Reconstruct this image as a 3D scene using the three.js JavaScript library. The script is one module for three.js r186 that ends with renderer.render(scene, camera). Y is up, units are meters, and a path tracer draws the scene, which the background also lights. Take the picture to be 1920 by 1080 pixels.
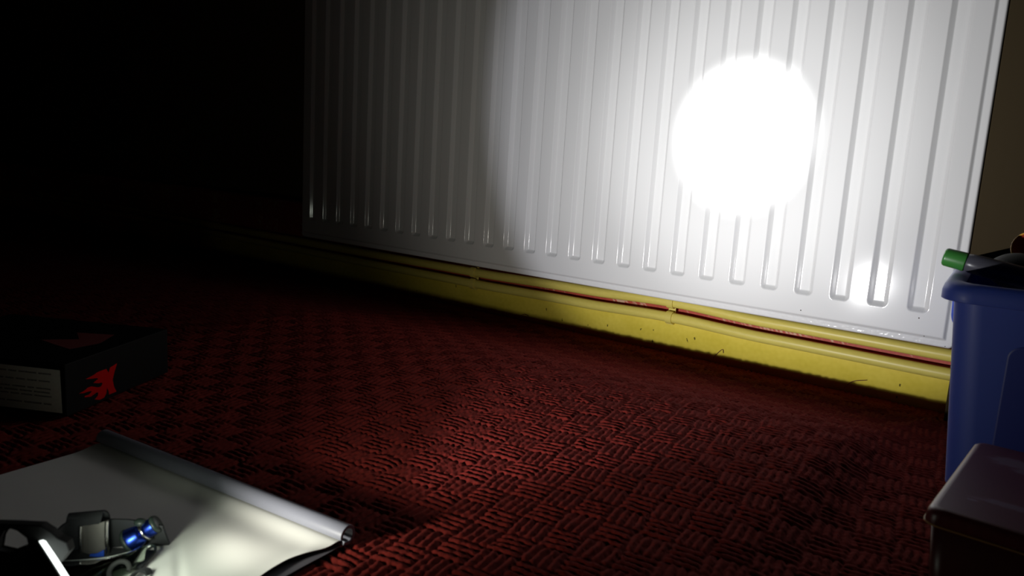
import * as THREE from 'three';
import { RoundedBoxGeometry } from 'three/addons/geometries/RoundedBoxGeometry.js';
import { mergeGeometries } from 'three/addons/utils/BufferGeometryUtils.js';
import { ImprovedNoise } from 'three/addons/math/ImprovedNoise.js';

// ---------------------------------------------------------------- camera, exposure, lights
const scene = new THREE.Scene();
scene.background = new THREE.Color(0x000000);
const YAW = 0.6649112, PITCH = 0.1645422, ROLL = 0.0601785, EYE = 0.198;
const camera = new THREE.PerspectiveCamera(41.82, 1920 / 1080, 0.01, 30);
camera.position.set(0, EYE, 0);
camera.rotation.order = 'YXZ';
camera.rotation.set(-PITCH, YAW, ROLL);
camera.focus = 0.82; camera.userData.fStop = 18;

const renderer = new THREE.WebGLRenderer({ antialias: true });
renderer.toneMapping = THREE.LinearToneMapping;
renderer.toneMappingExposure = 1.0;
renderer.shadowMap.enabled = true;
renderer.shadowMap.type = THREE.PCFSoftShadowMap;

// the head torch: its glass centre and the way it points (up at the radiator)
const TORCH = new THREE.Vector3(-0.3055, 0.028, -0.1097);
const AXIS = new THREE.Vector3(0.0058, 0.3104, -0.9506).normalize();
function beam(cd, degrees, penumbra, color, soft, ahead) {
  const l = new THREE.SpotLight(color, cd, 0, degrees * Math.PI / 180, penumbra, 2);
  l.position.copy(TORCH).addScaledVector(AXIS, ahead);
  l.target.position.copy(TORCH).addScaledVector(AXIS, 1);
  l.castShadow = true; l.shadow.radius = soft; l.shadow.mapSize.set(2048, 2048);
  l.shadow.camera.near = 0.005; l.shadow.camera.far = 4; l.shadow.bias = -0.0005;
  l.name = 'torch_beam';
  scene.add(l, l.target);
}
beam(0.36, 28.6, 0.16, new THREE.Color(0.95, 0.965, 1.06), 0.13, 0.011);   // spill of the reflector
beam(0.48, 26.5, 1.0, new THREE.Color(1, 1, 0.98), 0.15, 0.011);            // wide corona
beam(0.52, 17, 1.0, new THREE.Color(1, 1, 1), 0.35, 0.011);              // inner corona
beam(8.0, 6.8, 0.62, new THREE.Color(1, 1, 1), 0.35, 0.011);              // hot spot
beam(0.21, 47, 1.0, new THREE.Color(1.0, 0.97, 0.86), 0.35, 0.011);      // light scattered by the glass
beam(0.012, 86, 0.5, new THREE.Color(0.92, 1.0, 0.84), 0.35, 0.011);      // ... and far to the sides

// ---------------------------------------------------------------- helpers
const perlin = new ImprovedNoise();
const noise = (x, y, z = 0) => perlin.noise(x + 100.3, y + 57.7, z + 11.1);
const clamp = (v, a = 0, b = 1) => Math.min(b, Math.max(a, v));
const smooth = (a, b, v) => { const t = clamp((v - a) / (b - a)); return t * t * (3 - 2 * t); };
let seed = 20240511;
const rnd = () => { seed = (seed * 1664525 + 1013904223) >>> 0; return seed / 4294967296; };
const lin = (r, g, b) => new THREE.Color().setRGB(r, g, b);
const std = (color, roughness, more = {}) => new THREE.MeshStandardMaterial({ color, roughness, side: THREE.DoubleSide, ...more });
const phys = (color, roughness, more = {}) => new THREE.MeshPhysicalMaterial({ color, roughness, side: THREE.DoubleSide, ...more });
const used = new Map();
function numbered(name) {
  const n = used.get(name) ?? 0; used.set(name, n + 1);
  return n ? `${name}_${String(n).padStart(3, '0')}` : name;
}
function mesh(name, g, m, parent = scene) {
  const o = new THREE.Mesh(g, m);
  o.name = parent === scene ? numbered(name) : name;
  o.castShadow = o.receiveShadow = true; parent.add(o); return o;
}
function tag(o, label, category, group) { Object.assign(o.userData, { label, category }); if (group) o.userData.group = group; return o; }
function thing(name, label, category, [x, y, z] = [0, 0, 0], turn = 0, group) {
  const o = new THREE.Group(); o.name = numbered(name); o.position.set(x, y, z); o.rotation.y = turn;
  scene.add(o); return tag(o, label, category, group);
}
function struct(name, g, m) { const o = mesh(name, g, m); o.userData.kind = 'structure'; return o; }
const V = (x, y, z) => new THREE.Vector3(x, y, z);
const box = (x0, x1, y0, y1, z0, z1) => new THREE.BoxGeometry(x1 - x0, y1 - y0, z1 - z0).translate((x0 + x1) / 2, (y0 + y1) / 2, (z0 + z1) / 2);
const rbox = (x0, x1, y0, y1, z0, z1, r, s = 3) => new RoundedBoxGeometry(x1 - x0, y1 - y0, z1 - z0, s, r).translate((x0 + x1) / 2, (y0 + y1) / 2, (z0 + z1) / 2);
const plain = (g) => { const h = g.index ? g.toNonIndexed() : g; for (const k of Object.keys(h.attributes)) if (!['position', 'normal', 'uv'].includes(k)) h.deleteAttribute(k); if (!h.attributes.uv) h.setAttribute('uv', new THREE.BufferAttribute(new Float32Array(h.attributes.position.count * 2), 2)); return h; };
const join = (...gs) => mergeGeometries(gs.map(plain));
const tube = (pts, r, seg = 40, rad = 12) => new THREE.TubeGeometry(new THREE.CatmullRomCurve3(pts), seg, r, rad, false);
// a surface over a grid: at(i, j) gives the point
function sheet(nu, nv, at, uvOf) {
  const pos = new Float32Array(nu * nv * 3), uv = new Float32Array(nu * nv * 2), idx = [];
  for (let j = 0, k = 0; j < nv; j++) for (let i = 0; i < nu; i++, k++) {
    const p = at(i, j); pos[3 * k] = p[0]; pos[3 * k + 1] = p[1]; pos[3 * k + 2] = p[2];
    const q = uvOf ? uvOf(i, j) : [i / (nu - 1), j / (nv - 1)]; uv[2 * k] = q[0]; uv[2 * k + 1] = q[1];
  }
  for (let j = 0; j + 1 < nv; j++) for (let i = 0; i + 1 < nu; i++) { const a = j * nu + i; idx.push(a, a + 1, a + nu + 1, a, a + nu + 1, a + nu); }
  const g = new THREE.BufferGeometry();
  g.setAttribute('position', new THREE.BufferAttribute(pos, 3)); g.setAttribute('uv', new THREE.BufferAttribute(uv, 2));
  g.setIndex(idx); g.computeVertexNormals(); return g;
}
// a sheet with thickness: both faces and a closed rim; up(i,j) is the offset of the second face
function slab(nu, nv, at, off) {
  const under = (i, j) => { const p = at(i, j), o = off(i, j); return [p[0] + o[0], p[1] + o[1], p[2] + o[2]]; };
  const ring = []; for (let i = 0; i < nu; i++) ring.push([i, 0]); for (let j = 1; j < nv; j++) ring.push([nu - 1, j]);
  for (let i = nu - 2; i >= 0; i--) ring.push([i, nv - 1]); for (let j = nv - 2; j >= 0; j--) ring.push([0, j]);
  return join(sheet(nu, nv, at), sheet(nu, nv, under), sheet(ring.length, 2, (k, s) => (s ? under : at)(...ring[k])));
}
function ranges(list) {   // [[from, to, step], ...] -> sorted coordinates
  const out = [];
  for (const [a, b, s] of list) { const n = Math.max(1, Math.round((b - a) / s)); for (let i = 0; i < n; i++) out.push(a + (b - a) * i / n); }
  out.push(list[list.length - 1][1]); return out;
}
function texture(w, h, paint, srgb = true, repeat = true) {
  const data = new Uint8Array(w * h * 4);
  for (let y = 0, k = 0; y < h; y++) for (let x = 0; x < w; x++, k += 4) { const c = paint(x, y); data[k] = c[0]; data[k + 1] = c[1]; data[k + 2] = c[2]; data[k + 3] = 255; }
  const t = new THREE.DataTexture(data, w, h); t.magFilter = THREE.LinearFilter; t.minFilter = THREE.LinearMipmapLinearFilter; t.generateMipmaps = true;
  if (srgb) t.colorSpace = THREE.SRGBColorSpace;
  t.wrapS = t.wrapT = repeat ? THREE.RepeatWrapping : THREE.ClampToEdgeWrapping; t.needsUpdate = true; return t;
}
const roundRect = (x0, x1, z0, z1, r, n = 8) => {   // closed outline, counter-clockwise
  const pts = [];
  for (const [cx, cz, a] of [[x1 - r, z1 - r, 0], [x0 + r, z1 - r, 1], [x0 + r, z0 + r, 2], [x1 - r, z0 + r, 3]])
    for (let i = 0; i <= n; i++) { const t = (a + i / n) * Math.PI / 2; pts.push([cx + r * Math.cos(t), cz + r * Math.sin(t)]); }
  pts.push(pts[0]); return pts;
};
// loft of rounded rectangles: levels of [y, x0, x1, z0, z1, r]
function loft(levels, capEnds = []) {
  const rings = levels.map(([y, a, b, c, d, r]) => roundRect(a, b, c, d, r).map(([x, z]) => [x, y, z]));
  for (const e of capEnds) { const k = e ? rings.length - 1 : 0, L = levels[e ? levels.length - 1 : 0], c = rings[k].map(() => [(L[1] + L[2]) / 2, L[0], (L[3] + L[4]) / 2]); e ? rings.push(c) : rings.unshift(c); }
  return sheet(rings[0].length, rings.length, (i, j) => rings[j][i]);
}

// ---------------------------------------------------------------- the room
const wallPaint = std(lin(0.20, 0.125, 0.055), 0.8, { bumpMap: texture(256, 256, (x, y) => { const v = 128 + 60 * noise(x / 9, y / 9) + 40 * noise(x / 3, y / 3); return [v, v, v]; }, false), bumpScale: 0.0006 });
const WALL = -0.86;
struct('wall_back', box(-3.2, 1.6, -0.05, 2.5, WALL - 0.15, WALL), wallPaint);
struct('wall_left', box(-3.35, -3.2, -0.05, 2.5, -0.95, 3.2), wallPaint);
struct('wall_right', box(1.6, 1.75, -0.05, 2.5, -0.95, 3.2), wallPaint);
struct('wall_front', box(-3.2, 1.6, -0.05, 2.5, 3.05, 3.2), wallPaint);
struct('ceiling', box(-3.35, 1.75, 2.5, 2.6, -0.95, 3.2), std(lin(0.5, 0.48, 0.42), 0.9));
struct('floor', box(-3.35, 1.75, -0.07, -0.02, -0.95, 3.2), std(lin(0.12, 0.08, 0.05), 0.9));

// skirting board: yellow gloss with nicks; above it a strip of old red paint, scuffed
const nicks = []; for (let i = 0; i < 46; i++) nicks.push([rnd() * 2048, 20 + rnd() * 90, 0.6 + rnd() * 0.7, 1.2 + rnd() * 2.6, rnd() - 0.5]);
const yellowMap = texture(2048, 128, (x, y) => {
  const n = noise(x / 60, y / 30) * 9 + noise(x / 7, y / 7) * 6; let d = 1;
  for (const [a, b, w, h, s] of nicks) { const dx = (x - a - s * (y - b)) / w, dy = (y - b) / h; if (dx * dx + dy * dy < 1) d = 0.42; }
  return [(238 + n) * d, (216 + n) * d, (82 + n * 1.2) * d];
});
const yellow = std(0xffffff, 0.42, { map: yellowMap });
const skirt = sheetBoard(-3.2, 1.6, -0.02, 0.0350, -0.787);
function sheetBoard(x0, x1, y0, y1, z) {   // face of a board with a rounded top, uv in units of the painted strip (1.3 m by 0.08 m)
  const prof = [[y0, WALL], [y0, z], [y1 - 0.003, z], [y1 - 0.001, z - 0.0008], [y1, z - 0.003], [y1, WALL]];
  const nx = 60;
  return sheet(nx, prof.length, (i, j) => [x0 + (x1 - x0) * i / (nx - 1), prof[j][0], prof[j][1]], (i, j) => [(x0 + (x1 - x0) * i / (nx - 1) + 1.25) / 1.3, (prof[j][0] + 0.02) / 0.08]);
}
struct('baseboard_back', skirt, yellow);
const redMap = texture(2048, 64, (x, y) => {
  const v = y / 64, n = noise(x / 30, y / 20) * 14 + noise(x / 4, y / 4) * 12;
  const scuff = noise(x / 140, 3.3) * 1.5 + 0.05 + noise(x / 5.5 + y / 7, y / 10) * 0.9 + noise(x / 22, 8) * 0.5;
  const on = scuff > 0.18 && v > 0.2 ? clamp((scuff - 0.18) * 2.2) : 0;
  const r = 188 + n, g = 74 + n * 0.8, b = 54 + n * 0.6;
  return [r + (214 - r) * on, g + (172 - g) * on, b + (140 - b) * on];
});
struct('trim_1', sheet(40, 4, (i, j) => [-3.2 + 4.8 * i / 39, [0.0352, 0.0352, 0.105, 0.105][j], [-0.7885, -0.795, -0.795, WALL - 0.001][j]], (i, j) => [(-3.2 + 4.8 * i / 39 + 1.25) / 1.3, [0, 0.16, 1.6, 1.6][j]]), std(0xffffff, 0.6, { map: redMap }));
// boxed-in upright beside the radiator
struct('trim_2', rbox(-0.0912, 0.3, -0.018, 2.49, WALL - 0.01, -0.7445, 0.001), phys(lin(0.050, 0.036, 0.018), 0.8, { specularIntensity: 0.2, bumpMap: wallPaint.bumpMap, bumpScale: 0.0005 }));

// ---------------------------------------------------------------- carpet: basket weave of ribs, real relief
const CA = 8.5 * Math.PI / 180, BLOCK = 0.0205, RIBS = 4;
function weave(x, z) {   // 0 in the grooves, 1 on the ribs
  const wx = x + 0.0022 * noise(x * 40, z * 40, 2), wz = z + 0.0022 * noise(x * 40, z * 40, 5);
  const p = (wx * Math.cos(CA) - wz * Math.sin(CA)) / BLOCK + 300.13, q = (wx * Math.sin(CA) + wz * Math.cos(CA)) / BLOCK + 300.41;
  const bi = Math.floor(p), bj = Math.floor(q), fx = p - bi, fz = q - bj, along = (bi + bj) & 1;
  const t = along ? fz : fx, s = along ? fx : fz;
  const rib = Math.abs(Math.sin(Math.PI * t * RIBS)), end = Math.min(1, Math.min(s, 1 - s) * 9);
  return Math.pow(rib, 0.55) * (0.45 + 0.55 * end);
}
function swell(x, z) {   // the carpet rides up towards the wall, then dips at the skirting
  const on = 1 - smooth(-0.14, -0.095, x);
  const line = -0.562 + (x + 0.225) * -0.09;
  const up = z > line ? 1 - smooth(line, -0.27, z) : 1 - smooth(line, line - 0.15, z);
  const dip = smooth(on > 0 ? line + (1 - on) * -0.16 : -0.72, -0.775, z);
  return on * 0.0128 * up - 0.007 * dip + on * up * up * 0.0009 * noise(x * 210, z * 90, 12) + 0.0007 * noise(x * 9, z * 9, 4) * smooth(-0.25, -0.35, z);
}
const pileTone = new THREE.Color();
function carpetGeometry() {
  const xs = ranges([[-3.2, -1.1, 0.15], [-1.1, -0.72, 0.004], [-0.72, 0.01, 0.00125], [0.01, 0.2, 0.02], [0.2, 1.6, 0.2]]);
  const zs = ranges([[-0.787, -0.12, 0.00125], [-0.12, 0.1, 0.01], [0.1, 3.05, 0.2]]);
  const g = sheet(xs.length, zs.length, (i, j) => {
    const x = xs[i], z = zs[j], near = x > -1.1 && x < 0.01 && z < -0.12;
    let h = swell(x, z);
    if (near) h += -0.0021 * (1 - weave(x, z)) - 0.0011 * (0.5 + 0.5 * noise(x * 620, z * 620)) - 0.0006 * noise(x * 260, z * 260, 9) - 0.0004;
    else h -= 0.002;
    return [x, h, z];
  });
  const p = g.attributes.position, c = new Float32Array(p.count * 3);
  for (let i = 0; i < p.count; i++) {
    const x = p.getX(i), z = p.getZ(i), v = 1 + 0.35 * noise(x * 500, z * 500, 7) + 0.18 * noise(x * 60, z * 60, 3);
    pileTone.setRGB(0.135 * v, 0.0125 * v, 0.0085 * v); c.set([pileTone.r, pileTone.g, pileTone.b], 3 * i);
  }
  g.setAttribute('color', new THREE.BufferAttribute(c, 3)); return g;
}
const carpet = tag(mesh('carpet', carpetGeometry(), phys(0xffffff, 1, { vertexColors: true, specularIntensity: 0.25 })), 'dark red fitted carpet with a ribbed basket weave pile running to the yellow skirting', 'carpet');
const fibreMat = std(lin(0.16, 0.06, 0.03), 0.9);
for (const pts of [
  [V(-0.185, -0.004, -0.783), V(-0.179, 0.0035, -0.784), V(-0.166, 0.0078, -0.7855)],
  [V(-0.325, -0.003, -0.784), V(-0.321, 0.003, -0.7855), V(-0.3155, 0.0085, -0.786), V(-0.3145, 0.0045, -0.786)],
  [V(-0.60, -0.004, -0.784), V(-0.592, 0.0005, -0.7855), V(-0.586, -0.0005, -0.786)]])
  mesh('loose_fibre', tube(pts, 0.00035, 14, 5), fibreMat, carpet);

// ---------------------------------------------------------------- radiator
const RZ = -0.7407, RX0 = -1.0217, RX1 = -0.092, RY0 = 0.0605, RY1 = 0.60, PITCH_X = 0.033333, G0 = -0.1237, GROOVES = 27;
const press = (t) => { t = clamp(t); const k = 0.12; return t < k ? t * t / (2 * k * (1 - k)) : t > 1 - k ? 1 - (1 - t) * (1 - t) / (2 * k * (1 - k)) : (t - k / 2) / (1 - k); };   // straight flank, rounded ends
function pressed(x, y) {   // relief of the pressed steel front, metres behind its main plane
  let d = 0;
  const e = Math.min(x - RX0, RX1 - x, y - RY0, RY1 - y);            // distance from the edge
  d += 0.0026 * (1 - smooth(0.0062, 0.0092, e));                    // step down to the hem
  if (e < 0.0018) d += 0.0018 - Math.sqrt(Math.max(0, 0.0018 ** 2 - (0.0018 - e) ** 2));
  const k = Math.round((G0 - x) / PITCH_X);
  if (k >= 0 && k < GROOVES) {
    const cx = G0 - k * PITCH_X, cy = (0.0887 + 0.562) / 2, hw = 0.0087, hh = (0.562 - 0.0887) / 2, r = 0.0045;
    const qx = Math.abs(x - cx) - hw + r, qy = Math.abs(y - cy) - hh + r;
    const sd = Math.hypot(Math.max(qx, 0), Math.max(qy, 0)) + Math.min(Math.max(qx, qy), 0) - r;
    d += 0.0046 * press(-sd / 0.0042);
  }
  const hem = 1 - smooth(0.006, 0.010, y - RY0);
  d += 0.00012 * noise(x * 22, y * 14, 1) + hem * (0.00014 * noise(x * 190, y * 420, 6) + 0.00008 * noise(x * 420, y * 300, 2));
  return d;
}
{
  const t = thing('radiator', 'white glossy panel radiator with pressed vertical grooves and a bright torch spot on it', 'radiator', [(RX0 + RX1) / 2, 0, RZ]);
  const xs = ranges([[RX0, RX0 + 0.004, 0.0005], [RX0 + 0.004, RX1 - 0.01, 0.00045], [RX1 - 0.01, RX1, 0.0005]]);
  const ys = ranges([[RY0, RY0 + 0.012, 0.0006], [RY0 + 0.012, 0.0865, 0.0024], [0.0865, 0.0965, 0.0007], [0.0965, 0.555, 0.011], [0.555, 0.57, 0.002], [0.57, RY1, 0.003]]);
  const ox = t.position.x;
  const front = sheet(xs.length, ys.length, (i, j) => {
    // the two bottom corners of the sheet are rounded
    const x = xs[i], y = ys[j], d = pressed(x, y), r = 0.005; let X = x, Y = y;
    const dx = x > RX1 - r ? x - (RX1 - r) : x < RX0 + r ? x - (RX0 + r) : 0, dy = y < RY0 + r ? y - (RY0 + r) : 0;
    if (dx && dy) { const f = Math.max(Math.abs(dx), Math.abs(dy)) / Math.hypot(dx, dy); X += dx * (f - 1); Y += dy * (f - 1); }
    return [X - ox, Y, -d];
  });
  const white = phys(lin(0.82, 0.82, 0.82), 0.5, { specularIntensity: 0.6, clearcoat: 0.75, clearcoatRoughness: 0.09 });
  mesh('front_panel', front, white, t);
  mesh('back_panel', rbox(RX0 - ox + 0.0005, RX1 - ox - 0.0005, RY0 + 0.0008, RY1 - 0.001, -0.014, -0.0058, 0.003), white, t);
  mesh('top_grille', join(box(RX0 - ox + 0.01, RX1 - ox - 0.01, RY1 - 0.004, RY1 + 0.004, -0.03, -0.014), ...Array.from({ length: 28 }, (_, i) => box(RX0 - ox + 0.02 + i * 0.0325, RX0 - ox + 0.028 + i * 0.0325, RY1 + 0.004, RY1 + 0.006, -0.03, -0.004))), white, t);
  for (const bx of [-0.36, 0.36]) mesh('bracket', box(bx - 0.012, bx + 0.012, 0.2, 0.5, -0.1183, -0.0135), white, t);
  const chipMat = std(lin(0.06, 0.05, 0.04), 0.7);
  for (const [x, y, r] of [[-0.1215, 0.0838, 0.0006], [-0.1155, 0.0685, 0.0005], [-0.2236, 0.0735, 0.0006], [-0.0985, 0.0622, 0.0004]])
    mesh('paint_chip', new THREE.SphereGeometry(r, 8, 6).scale(1, 1, 0.5).translate(x - ox, y, -pressed(x, y)), chipMat, t);
}

// ---------------------------------------------------------------- heating pipes with clips
const PR = 0.0059, PZ = -0.781;
const bend = (list) => (x) => { if (x <= list[0][0]) return list[0][1]; for (let i = 1; i < list.length; i++) if (x <= list[i][0]) { const [a, p] = list[i - 1], [b, q] = list[i]; return p + (q - p) * smooth(a, b, x); } return list[list.length - 1][1]; };
const upY = bend([[-1.0, 0.0445], [-0.68, 0.0452], [-0.5, 0.0482], [-0.38, 0.0520], [-0.27, 0.0484], [-0.1, 0.0479]]);
const loY = bend([[-1.0, 0.0290], [-0.68, 0.0292], [-0.5, 0.0312], [-0.38, 0.0342], [-0.27, 0.0311], [-0.1, 0.0303]]);
function pipe(yOf, label) {
  const pts = []; for (let x = -2.2; x <= 0.401; x += 0.04) pts.push(V(x, yOf(x), PZ));
  return tag(mesh('heating_pipe', tube(pts, PR, 220, 18), pipeYellow), label, 'pipe');
}
const pipeYellow = std(0xffffff, 0.4, { map: texture(512, 64, (x, y) => { const n = noise(x / 40, y / 9) * 8 + noise(x / 5, y / 5) * 5; return [230 + n, 213 + n, 108 + n]; }) });
pipeYellow.map.repeat.set(4, 1);
pipe(upY, 'yellow painted heating pipe directly under the radiator, the upper of two');
pipe(loY, 'yellow painted heating pipe lying along the skirting top, the lower of two');
const clipYellow = std(lin(0.78, 0.65, 0.15), 0.45);
function clip(x, label) {
  const t = thing('pipe_clip', label, 'clip', [x, 0, PZ], 0, 'double pipe clips');
  const w = 0.0075;
  for (const [yy, from, to] of [[upY(x), -1.9, 1.25], [loY(x), -1.75, 1.35]]) {
    const s = new THREE.Shape(); const r1 = PR + 0.0013, r0 = PR + 0.00005;
    s.absarc(0, 0, r1, from, to, false); s.absarc(0, 0, r0, to, from, true);
    const g = new THREE.ExtrudeGeometry(s, { depth: w, bevelEnabled: true, bevelSize: 0.0002, bevelThickness: 0.0002, bevelSegments: 1, curveSegments: 18 });
    g.rotateY(Math.PI / 2); g.scale(-1, 1, 1); g.scale(1, 1, -1); g.translate(w / 2, yy, 0);
    mesh('saddle', plain(g), clipYellow, t);
  }
  mesh('backplate', rbox(-w * 0.75, w * 0.45, loY(x) - 0.0085, upY(x) + 0.007, -0.0064, -0.0049, 0.0006, 2), clipYellow, t);
  mesh('nub', rbox(-w * 0.7, w * 0.45, loY(x) - 0.0088, loY(x) - 0.0062, -0.0063, -0.001, 0.0007, 2), clipYellow, t);
}
clip(-0.3795, 'yellow painted double pipe clip below the brightest part of the radiator');
clip(-0.6800, 'yellow painted double pipe clip at the dim left end of the pipes');

// ---------------------------------------------------------------- blue storage crate and what is in it
{
  const t = thing('storage_crate', 'open blue plastic storage crate with a thick rolled rim at the right edge', 'crate', [-0.0665, 0, -0.545], 0.09);
  const blue = phys(lin(0.04, 0.085, 0.48), 0.6, { transmission: 0.35, clearcoat: 0.12, clearcoatRoughness: 0.3 });
  const W = 0.21, D = 0.195;
  mesh('body', loft([[0.006, 0.012, W - 0.012, -D + 0.012, -0.012, 0.012], [0.0008, 0.014, W - 0.014, -D + 0.014, -0.014, 0.012], [0.0008, 0.008, W - 0.008, -D + 0.008, -0.008, 0.016], [0.004, 0.0055, W - 0.0055, -D + 0.0055, -0.0055, 0.017],
    [0.13, -0.0055, W + 0.0055, -D - 0.0055, 0.0045, 0.017], [0.136, -0.006, W + 0.006, -D - 0.006, 0.005, 0.017], [0.136, -0.0035, W + 0.0035, -D - 0.0035, 0.0025, 0.0145], [0.006, 0.009, W - 0.009, -D + 0.009, -0.0095, 0.014]], [0]), blue, t);
  const rimLevels = []; const o0 = 0.0025, o1 = 0.0125;
  for (const [y, o] of [[0.1385, o0 - 0.002], [0.1300, o0 + 0.002], [0.1292, o0 + 0.004], [0.1290, o1 - 0.001], [0.1296, o1], [0.1350, o1], [0.1385, o1 - 0.001], [0.1405, o1 - 0.003], [0.1412, o1 - 0.0055], [0.1405, o0 + 0.0005], [0.1385, o0 - 0.002]]) rimLevels.push([y, -o, W + o, -D - o, o, 0.018]);
  mesh('rim', loft(rimLevels), blue, t);
  // lug under the rim on the left wall, brighter blue paints light through it
  const s = new THREE.Shape(); s.moveTo(0.001, 0.130); s.lineTo(-0.0078, 0.130); s.lineTo(-0.0068, 0.112); s.quadraticCurveTo(-0.006, 0.105, -0.001, 0.103); s.lineTo(0.003, 0.103); s.lineTo(0.003, 0.130);
  mesh('lug', new THREE.ExtrudeGeometry(s, { depth: 0.03, bevelEnabled: true, bevelSize: 0.0006, bevelThickness: 0.0006, bevelSegments: 2 }).translate(0, 0, -0.085), phys(lin(0.03, 0.09, 0.62), 0.4), t);
  // darker plate on the front wall: a shadow shape painted in its colour
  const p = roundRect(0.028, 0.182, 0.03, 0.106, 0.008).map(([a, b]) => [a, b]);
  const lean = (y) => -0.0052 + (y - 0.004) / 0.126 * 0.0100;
  mesh('shade_plate', sheet(p.length, 3, (i, j) => { const [a, b] = p[i], f = [1, 0.985, 0][j]; const x = 0.105 + (a - 0.105) * f, y = 0.068 + (b - 0.068) * f; return [x, y, lean(y) + [0.0002, 0.0009, 0.0009][j]]; }), phys(lin(0.012, 0.026, 0.20), 0.5), t);
}
{
  const t = thing('bubble_tube', 'clear plastic tube with a green cap lying across the blue crate rim', 'tube', [-0.0885, 0.1516, -0.597], 0.04);
  t.rotation.z = -0.17;
  const prof = [[0, 0], [0.0048, 0], [0.0058, 0.0006], [0.0063, 0.0018], [0.0065, 0.0135], [0.0062, 0.0142], [0.0052, 0.0142]];
  mesh('cap', new THREE.LatheGeometry(prof.map(([r, h]) => new THREE.Vector2(r, h)), 40).rotateZ(-Math.PI / 2), phys(lin(0.045, 0.22, 0.04), 0.35, { clearcoat: 0.3, clearcoatRoughness: 0.3 }), t);
  const body = [[0.0050, 0.0138], [0.0058, 0.0145], [0.0066, 0.018], [0.0068, 0.022], [0.0068, 0.115], [0.0062, 0.118], [0, 0.119]];
  mesh('tube_body', new THREE.LatheGeometry(body.map(([r, h]) => new THREE.Vector2(r, h)), 40).rotateZ(-Math.PI / 2), phys(lin(0.16, 0.16, 0.20), 0.3, { transmission: 0.5, thickness: 0.001, ior: 1.45 }), t);
  mesh('filling', new THREE.CapsuleGeometry(0.0052, 0.08, 6, 20).rotateZ(Math.PI / 2).translate(0.066, 0, 0), std(lin(0.10, 0.07, 0.16), 0.6), t);
}
{
  const t = thing('toy_disc', 'dark red round disc with an orange rim standing in the blue crate', 'toy', [-0.0424, 0.1599, -0.645], 0.1);
  t.rotation.x = -0.2;
  mesh('rim', new THREE.TorusGeometry(0.0116, 0.0006, 12, 60), phys(lin(0.95, 0.50, 0.06), 0.35, { clearcoat: 0.5 }), t);
  mesh('face', new THREE.LatheGeometry([[0, 0.0012], [0.007, 0.001], [0.0112, 0.0002], [0.0112, -0.0016], [0, -0.0016]].map(([r, h]) => new THREE.Vector2(r, h)), 48).rotateX(Math.PI / 2), std(lin(0.50, 0.06, 0.02), 0.6), t);
}
function lump(r, sx, sy, sz, k, amp, phase) {
  const g = new THREE.SphereGeometry(r, 48, 32), p = g.attributes.position;
  for (let i = 0; i < p.count; i++) { const v = V(p.getX(i), p.getY(i), p.getZ(i)), n = 1 + amp * noise(v.x * k + phase, v.y * k, v.z * k) + amp * 0.5 * Math.abs(noise(v.x * k * 2.7, v.y * k * 2.7 + phase, v.z * k * 2.7)); p.setXYZ(i, v.x * n * sx, v.y * n * sy, v.z * n * sz); }
  g.computeVertexNormals(); return g;
}
tag(mesh('foam_ball', lump(0.016, 1.15, 0.8, 1, 20, 0.05, 3).translate(-0.046, 0.1445, -0.626), std(lin(0.09, 0.09, 0.085), 0.75)), 'dark grey rounded lump behind the green capped tube in the crate', 'toy');
tag(mesh('crumpled_bag', lump(0.05, 1.1, 0.5, 0.75, 60, 0.28, 9).translate(0.0, 0.105, -0.62), phys(lin(0.30, 0.28, 0.31), 0.4, { clearcoat: 0.4 })), 'dark crumpled bag filling the blue crate below the tube', 'bag');

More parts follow.
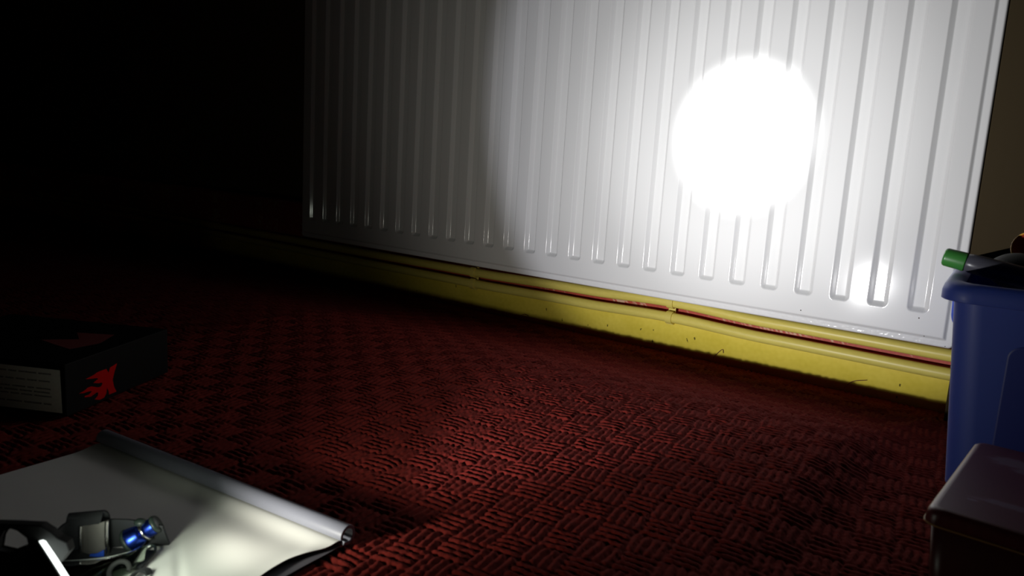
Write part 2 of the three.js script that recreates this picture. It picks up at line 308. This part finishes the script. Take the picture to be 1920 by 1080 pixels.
// ---------------------------------------------------------------- dark red lidded box
{
  const t = thing('lidded_box', 'small dark red box with a scuffed lid in front of the blue crate', 'box', [-0.0458, 0, -0.3614], -0.03);
  const W = 0.14, D = 0.123;
  const red = phys(lin(0.075, 0.008, 0.007), 0.42, { clearcoat: 0.25, clearcoatRoughness: 0.4 });
  mesh('body', loft([[0.001, 0.006, W - 0.006, -D + 0.006, -0.006, 0.006], [0.0535, 0.002, W - 0.002, -D + 0.002, -0.002, 0.006]], [0, 1]), red, t);
  const scuffs = (x, y) => {
    const u = x / 512, v = y / 512, n = noise(u * 9, v * 22, 1) * 0.5 + noise(u * 40, v * 60, 2) * 0.25;
    const arc = (cx, cy, rx, ry) => 1 - Math.hypot((u - cx) / rx, (v - cy) / ry);
    const s = Math.max(arc(0.27, 0.24, 0.19, 0.045 + 0.01 * Math.sin(u * 20)), arc(0.16, 0.77, 0.10, 0.07), arc(0.24, 0.70, 0.10, 0.06), arc(0.10, 0.20, 0.02, 0.012), arc(0.13, 0.74, 0.02, 0.012), arc(0.30, 0.52, 0.05, 0.01)) + n * 0.55;
    const on = clamp(s * 3.2) * 0.8, w = noise(u * 70, v * 70, 5) * 8;
    return [92 + w + 34 * on, 22 + w + 92 * on, 28 + w + 98 * on];
  };
  const lidMat = phys(0xffffff, 0.4, { map: texture(512, 512, scuffs, true, false), clearcoat: 0.3, clearcoatRoughness: 0.4 });
  const lid = loft([[0.0525, 0.0035, W - 0.0035, -D + 0.0035, -0.0035, 0.005], [0.0525, 0.0004, W - 0.0004, -D + 0.0004, -0.0004, 0.006], [0.0532, -0.0004, W + 0.0004, -D - 0.0004, 0.0004, 0.006], [0.0570, 0, W, -D, 0, 0.006], [0.0588, 0.0006, W - 0.0006, -D + 0.0006, -0.0006, 0.006], [0.0598, 0.0020, W - 0.0020, -D + 0.0020, -0.0020, 0.005], [0.0602, 0.004, W - 0.004, -D + 0.004, -0.004, 0.004]], [1]);
  const p = lid.attributes.position; for (let i = 0; i < p.count; i++) lid.attributes.uv.setXY(i, clamp(p.getX(i) / W), clamp(-p.getZ(i) / D));
  mesh('lid', lid, lidMat, t);
  // the lip under the lid's edge, its lit look painted in yellow
  const lip = roundRect(-0.0005, W + 0.0005, -D - 0.0005, 0.0005, 0.0065).map(([x, z]) => V(x, 0.0529, z));
  mesh('lid_lip', new THREE.TubeGeometry(new THREE.CatmullRomCurve3(lip.slice(0, -1), true, 'centripetal'), 160, 0.0005, 6, true), std(lin(0.42, 0.22, 0.06), 0.5), t);
}

// ---------------------------------------------------------------- black product box with a flame emblem
{
  const t = thing('product_box', 'flat black cardboard box with a red flame emblem and a pale printed label', 'box', [-0.5591, 0.0012, -0.2101], 120 * Math.PI / 180);
  mesh('carton', rbox(0, 0.121, 0, 0.0385, -0.15, 0, 0.0006, 2), phys(lin(0.0025, 0.0025, 0.0025), 0.6, { specularIntensity: 0.2 }), t);
  const fl = [[54.8, 25.2], [51.5, 19.3], [49.1, 13.6], [50.4, 8], [53.3, 2.9], [44.7, 3.1], [44.2, 6.5], [42.5, 9.1], [41.7, 5.1], [39.2, 2.5], [34.4, 2.1], [28.7, 4.1], [32.3, 5.9], [32.9, 8.2], [31.2, 8.9], [28.3, 8.3], [24.9, 7.5], [18.2, 9], [18.8, 10], [22.7, 9.6], [25.6, 10.8], [25.6, 11.8], [22.2, 12.2], [17.8, 12.3], [12.9, 13.4], [17.9, 13.9], [21.8, 15.2], [25.8, 15.1], [32.6, 12.4], [35.5, 12], [37.9, 13.6], [36.8, 15], [33.8, 15.2], [27.9, 17.1], [29.9, 17.8], [33.4, 18.8], [31.7, 19.9], [27.2, 20.6], [19.9, 22.4], [24.4, 22.6], [29, 23.2], [31.9, 24], [34.8, 24.2], [38.3, 24.1], [42.5, 24], [44.8, 20.3], [46.7, 24]];
  const s = new THREE.Shape(fl.map(([a, b]) => new THREE.Vector2(a / 1000, b / 1000)));
  const redPrint = phys(lin(0.42, 0.003, 0.002), 0.8, { specularIntensity: 0.1 });
  mesh('flame_emblem', new THREE.ExtrudeGeometry(s, { depth: 0.00025, bevelEnabled: false }).translate(0, 0, 0.00002), redPrint, t).userData.label = 'bright red flame emblem on the box side';
  const words = []; for (let r = 0; r < 9; r++) { let x = 0.04 + rnd() * 0.02; while (x < 0.9) { const w = 0.03 + rnd() * 0.08; words.push([x, x + w, 0.12 + r * 0.088]); x += w + 0.012; if (rnd() < 0.05) break; } }
  const labelMap = texture(1024, 512, (x, y) => {
    const u = x / 1024, v = 1 - y / 512, row = Math.round((v - 0.12) / 0.088); let ink = 0;
    if (row >= 0 && row < 9) for (const [a, b, c] of words) if (u > a && u < b && Math.abs(v - c) < 0.018 && c > 0.1 && noise(x / 2.2, y / 5) > -0.12) ink = 0.62;
    const n = 238 + noise(x / 30, y / 30) * 6; return [n * (1 - ink), (n + 2) * (1 - ink), (n - 12) * (1 - ink)];
  }, true, false);
  const label = new THREE.PlaneGeometry(1, 1).toNonIndexed();   // printed sticker on the left side, slightly lifted
  const q = [[-0.0032, 0.0025], [-0.14, 0.0025], [-0.14, 0.0340], [-0.0038, 0.0340]];
  const lg = slab(2, 2, (i, j) => { const [z, y] = q[j ? (i ? 2 : 3) : (i ? 1 : 0)]; return [-0.00025, y, z]; }, () => [0.0002, 0, 0]);
  // slab joins two faces and a rim; u runs from the far end to the near corner so that the lines read from the left
  const pp = lg.attributes.position; for (let i = 0; i < pp.count; i++) lg.attributes.uv.setXY(i, 1 + (pp.getZ(i) + 0.0032) / 0.1368, (pp.getY(i) - 0.0025) / 0.0315);
  mesh('label_sticker', lg, std(0xffffff, 0.6, { map: labelMap }), t).userData.label = 'pale label with rows of small print';
  const tp = new THREE.Shape([[0.036, 0.02], [0.060, 0.012], [0.086, 0.020], [0.082, 0.050], [0.064, 0.034], [0.052, 0.058]].map(([a, b]) => new THREE.Vector2(a, b)));
  mesh('top_print', new THREE.ExtrudeGeometry(tp, { depth: 0.0002, bevelEnabled: false }).rotateX(-Math.PI / 2).translate(0, 0.03855, -0.005), std(lin(0.12, 0.004, 0.003), 0.8), t);
}

// ---------------------------------------------------------------- paper sheet in a slide binder bar
{
  const ang = Math.atan2(0.0279, 0.2096);
  const t = thing('bound_paper', 'white paper sheet held in a silver grey slide binder bar on the red carpet', 'paper', [-0.4916, 0, -0.2039], ang);
  const L = 0.2114, DEEP = 0.285;
  const rise = (u, v) => {
    let h = 0.0010 + 0.0022 * Math.exp(-(((v - 0.002) / 0.009) ** 2));
    h += 0.0004 * (1 + noise(u * 34, v * 34, 3)) * smooth(0.004, 0.03, v);
    h += 0.0030 * Math.exp(-(((u - 0.165) / 0.045) ** 2) - (((v - 0.035) / 0.022) ** 2));          // puffed where the torch shines on it
    const c = (u - 0.150) * 0.55 + (0.050 - v) * 0.83;                                             // a crease
    h -= 0.0009 * Math.exp(-((c / 0.0022) ** 2)) * smooth(0.14, 0.17, u);
    h += 0.0022 * smooth(L - 0.014, L, u) * smooth(0.004, 0.02, v);
    return h;
  };
  const NU = 150, NV = 150;
  const right = (v) => L - 0.0012 - 0.0062 * smooth(0.004, 0.03, v) * (1 - 0.75 * smooth(0.03, 0.075, v));
  const at = (i, j) => { const v = -0.001 + (DEEP + 0.001) * Math.pow(j / (NV - 1), 1.6), u = 0.0006 + (right(v) - 0.0006) * i / (NU - 1); return [u, rise(u, v), v]; };
  const paperMat = std(lin(0.84, 0.84, 0.79), 0.55);
  mesh('sheet', slab(NU, NV, at, () => [0, -0.00035, 0]), paperMat, t);
  const nb = 40;
  mesh('shade_sheet', slab(nb, nb, (i, j) => { const v = DEEP * j / (nb - 1), u = L * i / (nb - 1); return [u, 0.00055 + 0.0005 * smooth(0.01, 0, v) + 0.0022 * smooth(L - 0.016, L, u) * smooth(0.004, 0.03, v) * (1 - smooth(0.06, 0.12, v)) * 0.3, v]; }, () => [0, -0.0003, 0]), std(lin(0.10, 0.095, 0.11), 0.5), t).userData.label = 'dark grey sheet painting the shade along the right edge';  // dark sheet stands for the shade below the lifted paper edge
  const s = new THREE.Shape(), R1 = 0.0050, R0 = 0.0038;
  s.absarc(0, 0, R1, -0.12, Math.PI * 2 - 0.95, false); s.absarc(0, 0, R0, Math.PI * 2 - 0.95, -0.12, true);
  const bar = new THREE.ExtrudeGeometry(s, { depth: L + 0.002, bevelEnabled: true, bevelSize: 0.0003, bevelThickness: 0.0003, bevelSegments: 2, curveSegments: 30 });
  // shape x looks along the sheet (away from the bar), y is up; extruded along the bar
  bar.applyMatrix4(new THREE.Matrix4().makeBasis(V(0, 0, 1), V(0, 1, 0), V(-1, 0, 0))).translate(L + 0.001, 0.0054, -0.0035);
  mesh('binder_bar', bar, phys(lin(0.14, 0.145, 0.175), 0.36, { clearcoat: 0.3, clearcoatRoughness: 0.3 }), t).userData.label = 'silver grey slide binder bar';
}

// ---------------------------------------------------------------- head torch
{
  const t = thing('head_torch', 'lit head torch with black strap and blue metal fitting lying on the white paper', 'torch', [TORCH.x, 0, TORCH.z], YAW);
  // local frame: x to the camera's right, y up, z towards the camera
  const view = TORCH.clone().sub(V(0, EYE, 0)).normalize();
  const a = AXIS.clone().addScaledVector(view, -0.9 * AXIS.dot(view)).normalize().applyAxisAngle(V(0, 1, 0), -YAW), c = V(0, TORCH.y, 0);   // the head sits a little askew to its beam
  const turn = new THREE.Matrix4().makeRotationFromQuaternion(new THREE.Quaternion().setFromUnitVectors(V(0, 1, 0), a)).setPosition(c);
  const along = (prof, n = 56) => new THREE.LatheGeometry(prof.map(([r, h]) => new THREE.Vector2(r * 0.9, h)), n).applyMatrix4(turn);
  const black = phys(lin(0.022, 0.034, 0.028), 0.45), rubber = std(lin(0.02, 0.022, 0.02), 0.8), web = std(lin(0.022, 0.024, 0.026), 0.95);  // faint green in the black paints the glare beside the glass
  const chrome = phys(lin(0.75, 0.74, 0.70), 0.22, { metalness: 1 });
  mesh('housing', along([[0, -0.036], [0.010, -0.036], [0.0118, -0.034], [0.0126, -0.028], [0.0138, -0.026], [0.0138, -0.023], [0.0130, -0.0222], [0.0130, -0.0206], [0.0145, -0.0198], [0.0145, -0.0168], [0.0136, -0.016], [0.0136, -0.0144], [0.0152, -0.0136], [0.0160, -0.008], [0.0160, -0.004], [0.0155, -0.003], [0, -0.003]]), black, t);
  mesh('bezel', along([[0.0135, -0.0045], [0.0166, -0.0045], [0.0172, -0.0036], [0.0172, -0.0012], [0.0168, -0.0004], [0.0150, -0.0004], [0.0150, -0.003], [0.0135, -0.0045]]), black, t);
  const lens = mesh('lens', along([[0, 0.0017], [0.010, 0.0017], [0.0158, 0.0015], [0.0166, 0.0010], [0.0166, -0.0002], [0.0160, -0.0006], [0, -0.0006]]), new THREE.MeshStandardMaterial({ color: 0xffffff, roughness: 0.3, emissive: lin(0.93, 1.0, 0.96), emissiveIntensity: 2.2, side: THREE.DoubleSide }), t);
  lens.userData.label = 'glowing white torch glass seen edge on';
  // hinge bracket above the housing: a plate with an opening
  const out = [[-40, 47.0], [-22.3, 47.2], [-13.9, 47.5], [-4.8, 47.6], [-1.4, 45.4], [1.3, 42.8], [4.8, 41.2], [5.6, 38], [2.3, 33.4], [-4, 30], [-10.5, 29.6], [-23.3, 26.5], [-40, 22]].map(([x, y]) => new THREE.Vector2(x / 1000, y / 1000));
  const hole = [[-22.2, 36.6], [-21.2, 41.4], [-19.2, 44.9], [-16.5, 46.1], [-14, 45.4], [-11.2, 43.2], [-8.3, 40.9], [-12.2, 37.9], [-16.9, 35.7]].map(([x, y]) => new THREE.Vector2(x / 1000, y / 1000));
  const s = new THREE.Shape(out); s.holes.push(new THREE.Path(hole));
  mesh('bracket', new THREE.ExtrudeGeometry(s, { depth: 0.003, bevelEnabled: true, bevelSize: 0.0005, bevelThickness: 0.0005, bevelSegments: 2 }).translate(0, 0, -0.001), rubber, t);
  // headband: a ribbon standing on edge, running from the bracket back to the buckle and on to the blue fitting
  const ribbon = (pts, w, th, n = 60) => {
    const cv = new THREE.CatmullRomCurve3(pts.map((p) => V(p[0], p[1], p[2]))), P = cv.getSpacedPoints(n - 1);
    const wd = (i) => { const k = i / (n - 1) * (pts.length - 1), f = Math.min(pts.length - 2, Math.floor(k)), e = k - f, A = pts[f], B = pts[f + 1]; return V(A[3] + (B[3] - A[3]) * e, A[4] + (B[4] - A[4]) * e, A[5] + (B[5] - A[5]) * e).normalize(); };
    const T = (i) => cv.getTangentAt(i / (n - 1));
    const ring = (i, k) => { const W = wd(i), N = T(i).cross(W).normalize(), sgn = [[-1, -1], [1, -1], [1, 1], [-1, 1], [-1, -1]][k]; const q = P[i].clone().addScaledVector(W, sgn[0] * w / 2).addScaledVector(N, sgn[1] * th / 2); return [q.x, q.y, q.z]; };
    return join(sheet(n, 5, (i, k) => ring(i, k)), sheet(2, 2, (i, k) => ring(0, i + (k ? (i ? 1 : 3) : 0))), sheet(2, 2, (i, k) => ring(n - 1, i + (k ? (i ? 1 : 3) : 0))));
  };
  mesh('headband', ribbon([[-0.012, 0.036, -0.002, 0, 1, 0.2], [-0.014, 0.026, -0.018, 0, 1, 0.1], [-0.026, 0.014, -0.040, 0, 1, 0], [-0.028, 0.0118, -0.055, 0, 1, 0], [-0.016, 0.0112, -0.0605, 0, 1, 0], [-0.004, 0.0108, -0.064, 0, 1, 0.1], [0.006, 0.0098, -0.065, 0, 1, 0.3], [0.012, 0.0090, -0.066, 0, 1, 0.5]], 0.0155, 0.0014), web, t);
  mesh('dark_slab', rbox(-0.034, 0.010, 0.0030, 0.0046, -0.0605, -0.0445, 0.0007), web, t);  // dark slab added to hide a lit strip of paper
  // buckle: a bowed grey plate with two bright side bars, the band turned over its top
  const plate = (i, j) => { const f = i / 15, x = -0.0226 + 0.0124 * f, y = 0.0018 + 0.0032 * f * 0.9 + (0.0162 + 0.0004 * f) * j / 15; return [x, y, -0.0545 + 0.0022 * Math.sin(Math.PI * f) * 0.8]; };
  mesh('buckle_plate', slab(16, 16, plate, () => [0, 0, -0.0008]), phys(lin(0.16, 0.155, 0.14), 0.45, { metalness: 0.3 }), t);
  for (const f of [0, 1]) mesh('buckle_bar', tube([0, 0.25, 0.5, 0.75, 1].map((v) => { const p = plate(f * 15, v * 15); return V(p[0], p[1], p[2] + 0.0006 + 0.0007 * Math.sin(Math.PI * v)); }), 0.0009, 24, 10), chrome, t);
  mesh('strap_fold', ribbon([[-0.0215, 0.0185, -0.0535, 1, 0.16, 0], [-0.0215, 0.0215, -0.0555, 1, 0.16, 0], [-0.0225, 0.0222, -0.0585, 1, 0.14, 0], [-0.0225, 0.0185, -0.063, 1, 0.14, 0], [-0.0225, 0.006, -0.064, 1, 0.14, 0]], 0.0165, 0.0016), web, t);
  mesh('strap_tail', rbox(-0.0300, -0.0232, 0.0112, 0.0222, -0.0575, -0.0545, 0.0012), web, t);
  mesh('blue_stripe', ribbon([[-0.0175, 0.0040, -0.0513, 0.3, 1, 0], [-0.0140, 0.0046, -0.0512, 0.1, 1, 0], [-0.0108, 0.0062, -0.0518, 0, 1, 0]], 0.0034, 0.0005, 16), phys(lin(0.02, 0.08, 0.5), 0.4), t);
  // blue metal fitting: a flared barrel, a bright ring and a small cap, tilted up to the right
  const q = new THREE.Quaternion().setFromUnitVectors(V(0, 1, 0), V(0.80, 0.56, -0.22).normalize());
  const tilt = new THREE.Matrix4().makeRotationFromQuaternion(q).scale(V(0.9, 0.9, 0.9)).setPosition(-0.0034, 0.0080, -0.0605);
  const on = (prof) => new THREE.LatheGeometry(prof.map(([r, h]) => new THREE.Vector2(r, h)), 40).applyMatrix4(tilt);
  const satinBlue = phys(lin(0.03, 0.08, 0.55), 0.32, { metalness: 1, clearcoat: 0.15, clearcoatRoughness: 0.25 });
  mesh('barrel', on([[0, -0.0012], [0.0056, -0.0012], [0.0067, 0], [0.0064, 0.0026], [0.0054, 0.0062], [0.0042, 0.0086], [0, 0.0086]]), satinBlue, t).userData.label = 'shiny blue metal barrel';
  mesh('end_ring', on([[0, -0.0016], [0.0058, -0.0016], [0.0069, -0.0006], [0.0070, 0.0006], [0.0066, 0.0010], [0, 0.0010]]), black, t);
  mesh('cap_end', on([[0, 0.0150], [0.0048, 0.0150], [0.0049, 0.0160], [0.0042, 0.0174], [0, 0.0176]]), black, t);
  mesh('collar', on([[0, 0.0086], [0.0050, 0.0086], [0.0054, 0.0091], [0.0054, 0.0100], [0.0050, 0.0105], [0, 0.0105]]), chrome, t).userData.label = 'bright chrome ring';
  mesh('cap', on([[0, 0.0105], [0.0042, 0.0105], [0.0046, 0.0112], [0.0046, 0.0152], [0.0040, 0.0166], [0, 0.0170]]), satinBlue, t).userData.label = 'small shiny blue cap';
  mesh('switch_knob', new THREE.SphereGeometry(0.0024, 20, 14).scale(1.2, 0.8, 1).translate(0.0012, 0.0172, -0.0622), black, t);
  mesh('cord_loop', new THREE.TorusGeometry(0.0030, 0.0007, 10, 30).rotateX(-1.1).translate(0.0068, 0.0048, -0.0588), black, t);
  // clear plastic visor flap in front of the glass, curling on the paper
  const top = new THREE.CatmullRomCurve3([V(-0.0262, 0.0062, -0.043), V(-0.0145, 0.0068, -0.0445), V(-0.0046, 0.0080, -0.046), V(0.0040, 0.0102, -0.0475), V(0.0125, 0.0130, -0.0490)]);
  const bot = new THREE.CatmullRomCurve3([V(-0.0200, 0.0032, -0.020), V(-0.0080, 0.0028, -0.024), V(-0.0010, 0.0030, -0.032), V(0.0050, 0.0040, -0.040), V(0.0105, 0.0072, -0.0470)]);
  const flap = (i, j) => { const f = i / 39, g = j / 15, A = top.getPoint(f), B = bot.getPoint(f); const p = A.lerp(B, g); return [p.x, p.y + 0.0038 * Math.sin(Math.PI * g) + 0.0008 * noise(f * 7, g * 5, 8) * Math.sin(Math.PI * g), p.z]; };
  mesh('clear_visor', slab(40, 16, flap, () => [0, -0.0005, 0]), phys(lin(0.30, 0.36, 0.30), 0.06, { transmission: 1, thickness: 0.0005, ior: 1.5 }), t).userData.label = 'clear plastic visor tinted for shade, with bright glints';  // dark tint puts the shade on this spot into the plastic
  mesh('visor_rim', new THREE.TubeGeometry(top, 60, 0.00035, 8, false), phys(lin(0.7, 0.75, 0.7), 0.25, { transmission: 0.3, clearcoat: 1, clearcoatRoughness: 0.1 }), t);
  const hinge = new THREE.TorusGeometry(0.0042, 0.0011, 10, 36, 4.2).rotateX(-0.9).translate(0.004, 0.0068, -0.0372);
  mesh('visor_ring', hinge, rubber, t);
  mesh('strap_end', ribbon([[0.0085, 0.0030, -0.038, 0, 0.3, 1], [0.0110, 0.0052, -0.0405, 0, 0.3, 1], [0.0140, 0.0048, -0.042, 0, 0.3, 1], [0.0150, 0.0024, -0.0425, 0, 0.3, 1]], 0.005, 0.0011, 24), web, t);
}

renderer.render(scene, camera);
